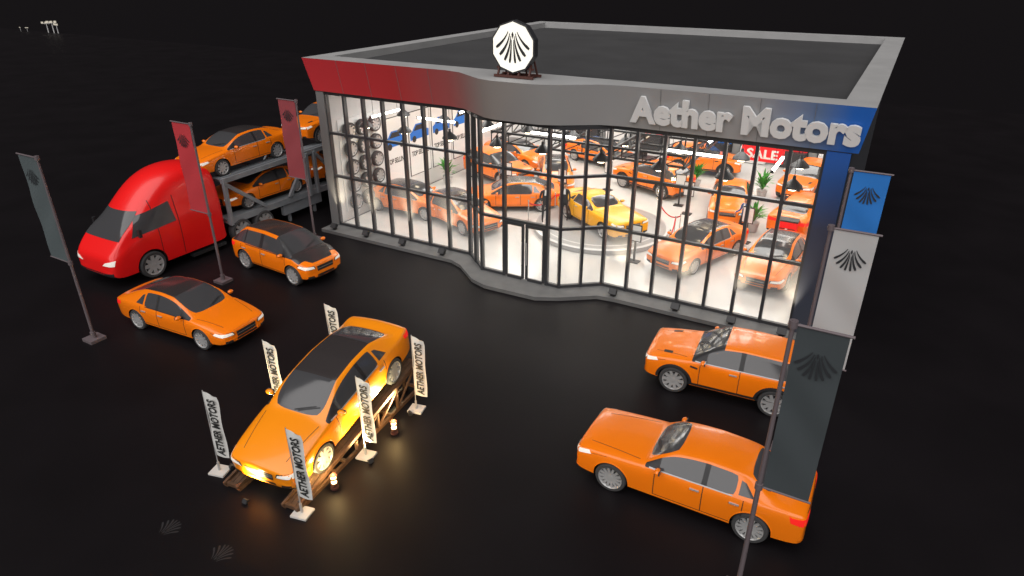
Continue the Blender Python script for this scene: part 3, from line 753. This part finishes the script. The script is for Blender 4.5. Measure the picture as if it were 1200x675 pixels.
# ------------------------------------------------------------------ truck
S = [(0, .55, .95, 1.0, 1.1, .8, 0), (-.1, .38, 1.15, 1.15, 1.3, 1.0, 0), (-.4, .33, 1.23, 1.38, 1.58, 1.1, 0), (-.75, .33, 1.25, 1.6, 1.95, 1.1, 0),
     (-1.3, .33, 1.25, 1.75, 2.55, 1.06, 2), (-1.9, .33, 1.25, 1.9, 3.15, 1.04, 2), (-2.6, .33, 1.25, 2.1, 3.65, 1.05, 2), (-3.4, .33, 1.25, 2.2, 3.88, 1.08, 2),
     (-4.2, .33, 1.25, 2.3, 3.86, 1.1, 2), (-4.9, .33, 1.24, 2.3, 3.7, 1.1, 2), (-5.05, .5, 1.18, 2.3, 3.55, 1.02, 2)]
def fmt(i, k): return 2 if k <= 1 else 0
TM = [REDP, GLASSD, TRIM, CHROME, TYRE, HEADL, TAILL, ROOFB, PLATE]
bm, bvh = build_body(loft(S, fmt, .85, .1), TM, [(-1.55, .52, .62)], 1.25)
patch(bm, bvh, [(-1.03, 1.74), (1.03, 1.74), (.86, 2.6), (-.86, 2.6)], 'x+', 1, 16, 8, .014)
for sd in (1, -1):
    ax = 'y+' if sd > 0 else 'y-'
    patch(bm, bvh, [(-2.85, 1.92), (-1.0, 1.76), (-1.42, 2.45), (-2.75, 2.72)], ax, 1, 10, 6, .014)
    patch(bm, bvh, [(sd*.6, .93), (sd*1.13, .95), (sd*1.15, 1.16), (sd*.78, 1.06)], 'x+', 5, off=.014)
    patch(bm, bvh, [(sd*.55, .5), (sd*1.05, .52), (sd*1.05, .66), (sd*.6, .62)], 'x+', 2, off=.012)
    for x in (-2.05, -2.95): patch(bm, bvh, [(x-.012, .5), (x+.012, .5), (x+.012, 2.9), (x-.012, 2.9)], ax, 2, 1, 10, .016)
    box(bm, (-1.2, sd*1.42, 1.95), (.1, .12, .3), 2); box(bm, (-1.25, sd*1.3, 1.95), (.05, .25, .04), 2)
    wheel(bm, (-1.55, sd*1.1, .52), sd, .52, .15, 8)
    for x in (-5.75, -6.98): wheel(bm, (x, sd*1.08, .52), sd, .52, .18, 8)
    box(bm, (-4.05, sd*1.1, .25), (1.6, .25, .12), 2)
patch(bm, bvh, [(-.7, .5), (.7, .5), (.7, .62), (-.7, .62)], 'x+', 2, 8, 1, .012)
box(bm, (-6.2, 0, .8), (2.8, .9, .25), 2); box(bm, (-6.2, 0, .98), (1.0, .9, .1), 2)
TH = math.atan2(-.8686, -.4955)
TX, TY = -15.6, 22.65
newobj('red_truck', to_mesh(bm, 'truck', TM, 40), None, (TX, TY, 0), (0, 0, TH))
M_TR = mat('trailer_steel', (.24, .26, .28), .5, metal=.1, noise=.1)
bm = bmesh.new()
for sd in (1, -1):
    beam(bm, (-5.2, sd*1.15, 1.08), (-16, sd*1.15, .95), .14, .26); beam(bm, (-5.2, sd*1.15, 2.82), (-16, sd*1.15, 3.1), .12, .2)
    beam(bm, (-5.2, sd*.78, 1.15), (-16, sd*.78, 1.02), .5, .06); beam(bm, (-5.2, sd*.78, 2.90), (-16, sd*.78, 3.18), .5, .06)
    for x in (-5.3, -9.9, -10.4, -15.9): beam(bm, (x, sd*1.2, .9), (x, sd*1.2, 2.95), .14, .16)
    beam(bm, (-5.3, sd*1.21, 2.7), (-7.2, sd*1.21, 1.2), .14, .16); beam(bm, (-9.9, sd*1.21, 2.8), (-8.6, sd*1.21, 1.2), .12, .14)
    beam(bm, (-10.5, sd*1.21, 2.8), (-12, sd*1.21, 1.2), .12, .14)
    for x in (-12.6, -13.8): wheel(bm, (x, sd*1.08, .5), sd, .5, .17, 8, mt=1, mr=2, md=1)
    box(bm, (-9.4, sd*1.05, .65), (2.4, .2, .5), 0)
    for x in (-8.6, -10.2): box(bm, (x, sd*1.0, .3), (.12, .12, .6), 0)
for x in (-5.3, -7.5, -9.9, -12.5, -15.9):
    beam(bm, (x, -1.15, 1.0), (x, 1.15, 1.0), .1, .12); beam(bm, (x, -1.15, 2.85), (x, 1.15, 2.85), .1, .1)
newobj('car_carrier_trailer', to_mesh(bm, 'trailer', [M_TR, TYRE, CHROME], 40), None, (TX, TY, 0), (0, 0, TH))
def tcar(nm, me, k, z, p=0, sc=1):
    x = TX+.4955*k; y = TY+.8686*k; newobj(nm, me, None, (x, y, z), (0, p, TH), (sc,)*3)
tcar('sedan_car', SED, 7.1, 2.98, R(1.5)); tcar('fastback_car', FAST, 8.0, 1.17, R(-1), .95); tcar('suv_car', SUV, 12.6, 3.13, R(1.5), .95); tcar('sedan_car', BOX, 13.2, 1.1, 0, .95)

bm = bmesh.new(); tube(bm, (0, 0, 0), (0, 0, 1.6), .09, 0, 8, .06); beam(bm, (-.7, 0, 1.6), (.7, 0, 1.6), .1, .1)
for x in (-.6, 0, .6): box(bm, (x, -.1, 1.78), (.35, .2, .3), 1)
M_DL = mat('distant_pale', (.6, .55, .45), .5, es=.4)
DM = to_mesh(bm, 'distant_shape_mesh', [M_WALLI, M_DL], 40)
for x, y, s_ in ((-78, 121, 1), (-77, 120.5, .8), (-79.6, 122, .9), (-84.5, 124, .35), (-86, 124.5, .35)): newobj('distant_shape', DM, None, (x, y, 0), (0, 0, random.uniform(-1, 1)), (s_,)*3)  # unidentified small pale shapes far off, given a slight emission

# ------------------------------------------------------------------ camera
cam = bpy.data.cameras.new('cam'); cam.sensor_width = 36; cam.lens = 23.4; cam.clip_end = 4000
co = newobj('camera', cam, None, (0, 0, 11), (R(90-26.15), 0, 0)); scene.camera = co
scene.view_settings.view_transform = 'Standard'; scene.view_settings.look = 'None'; scene.view_settings.exposure = 0
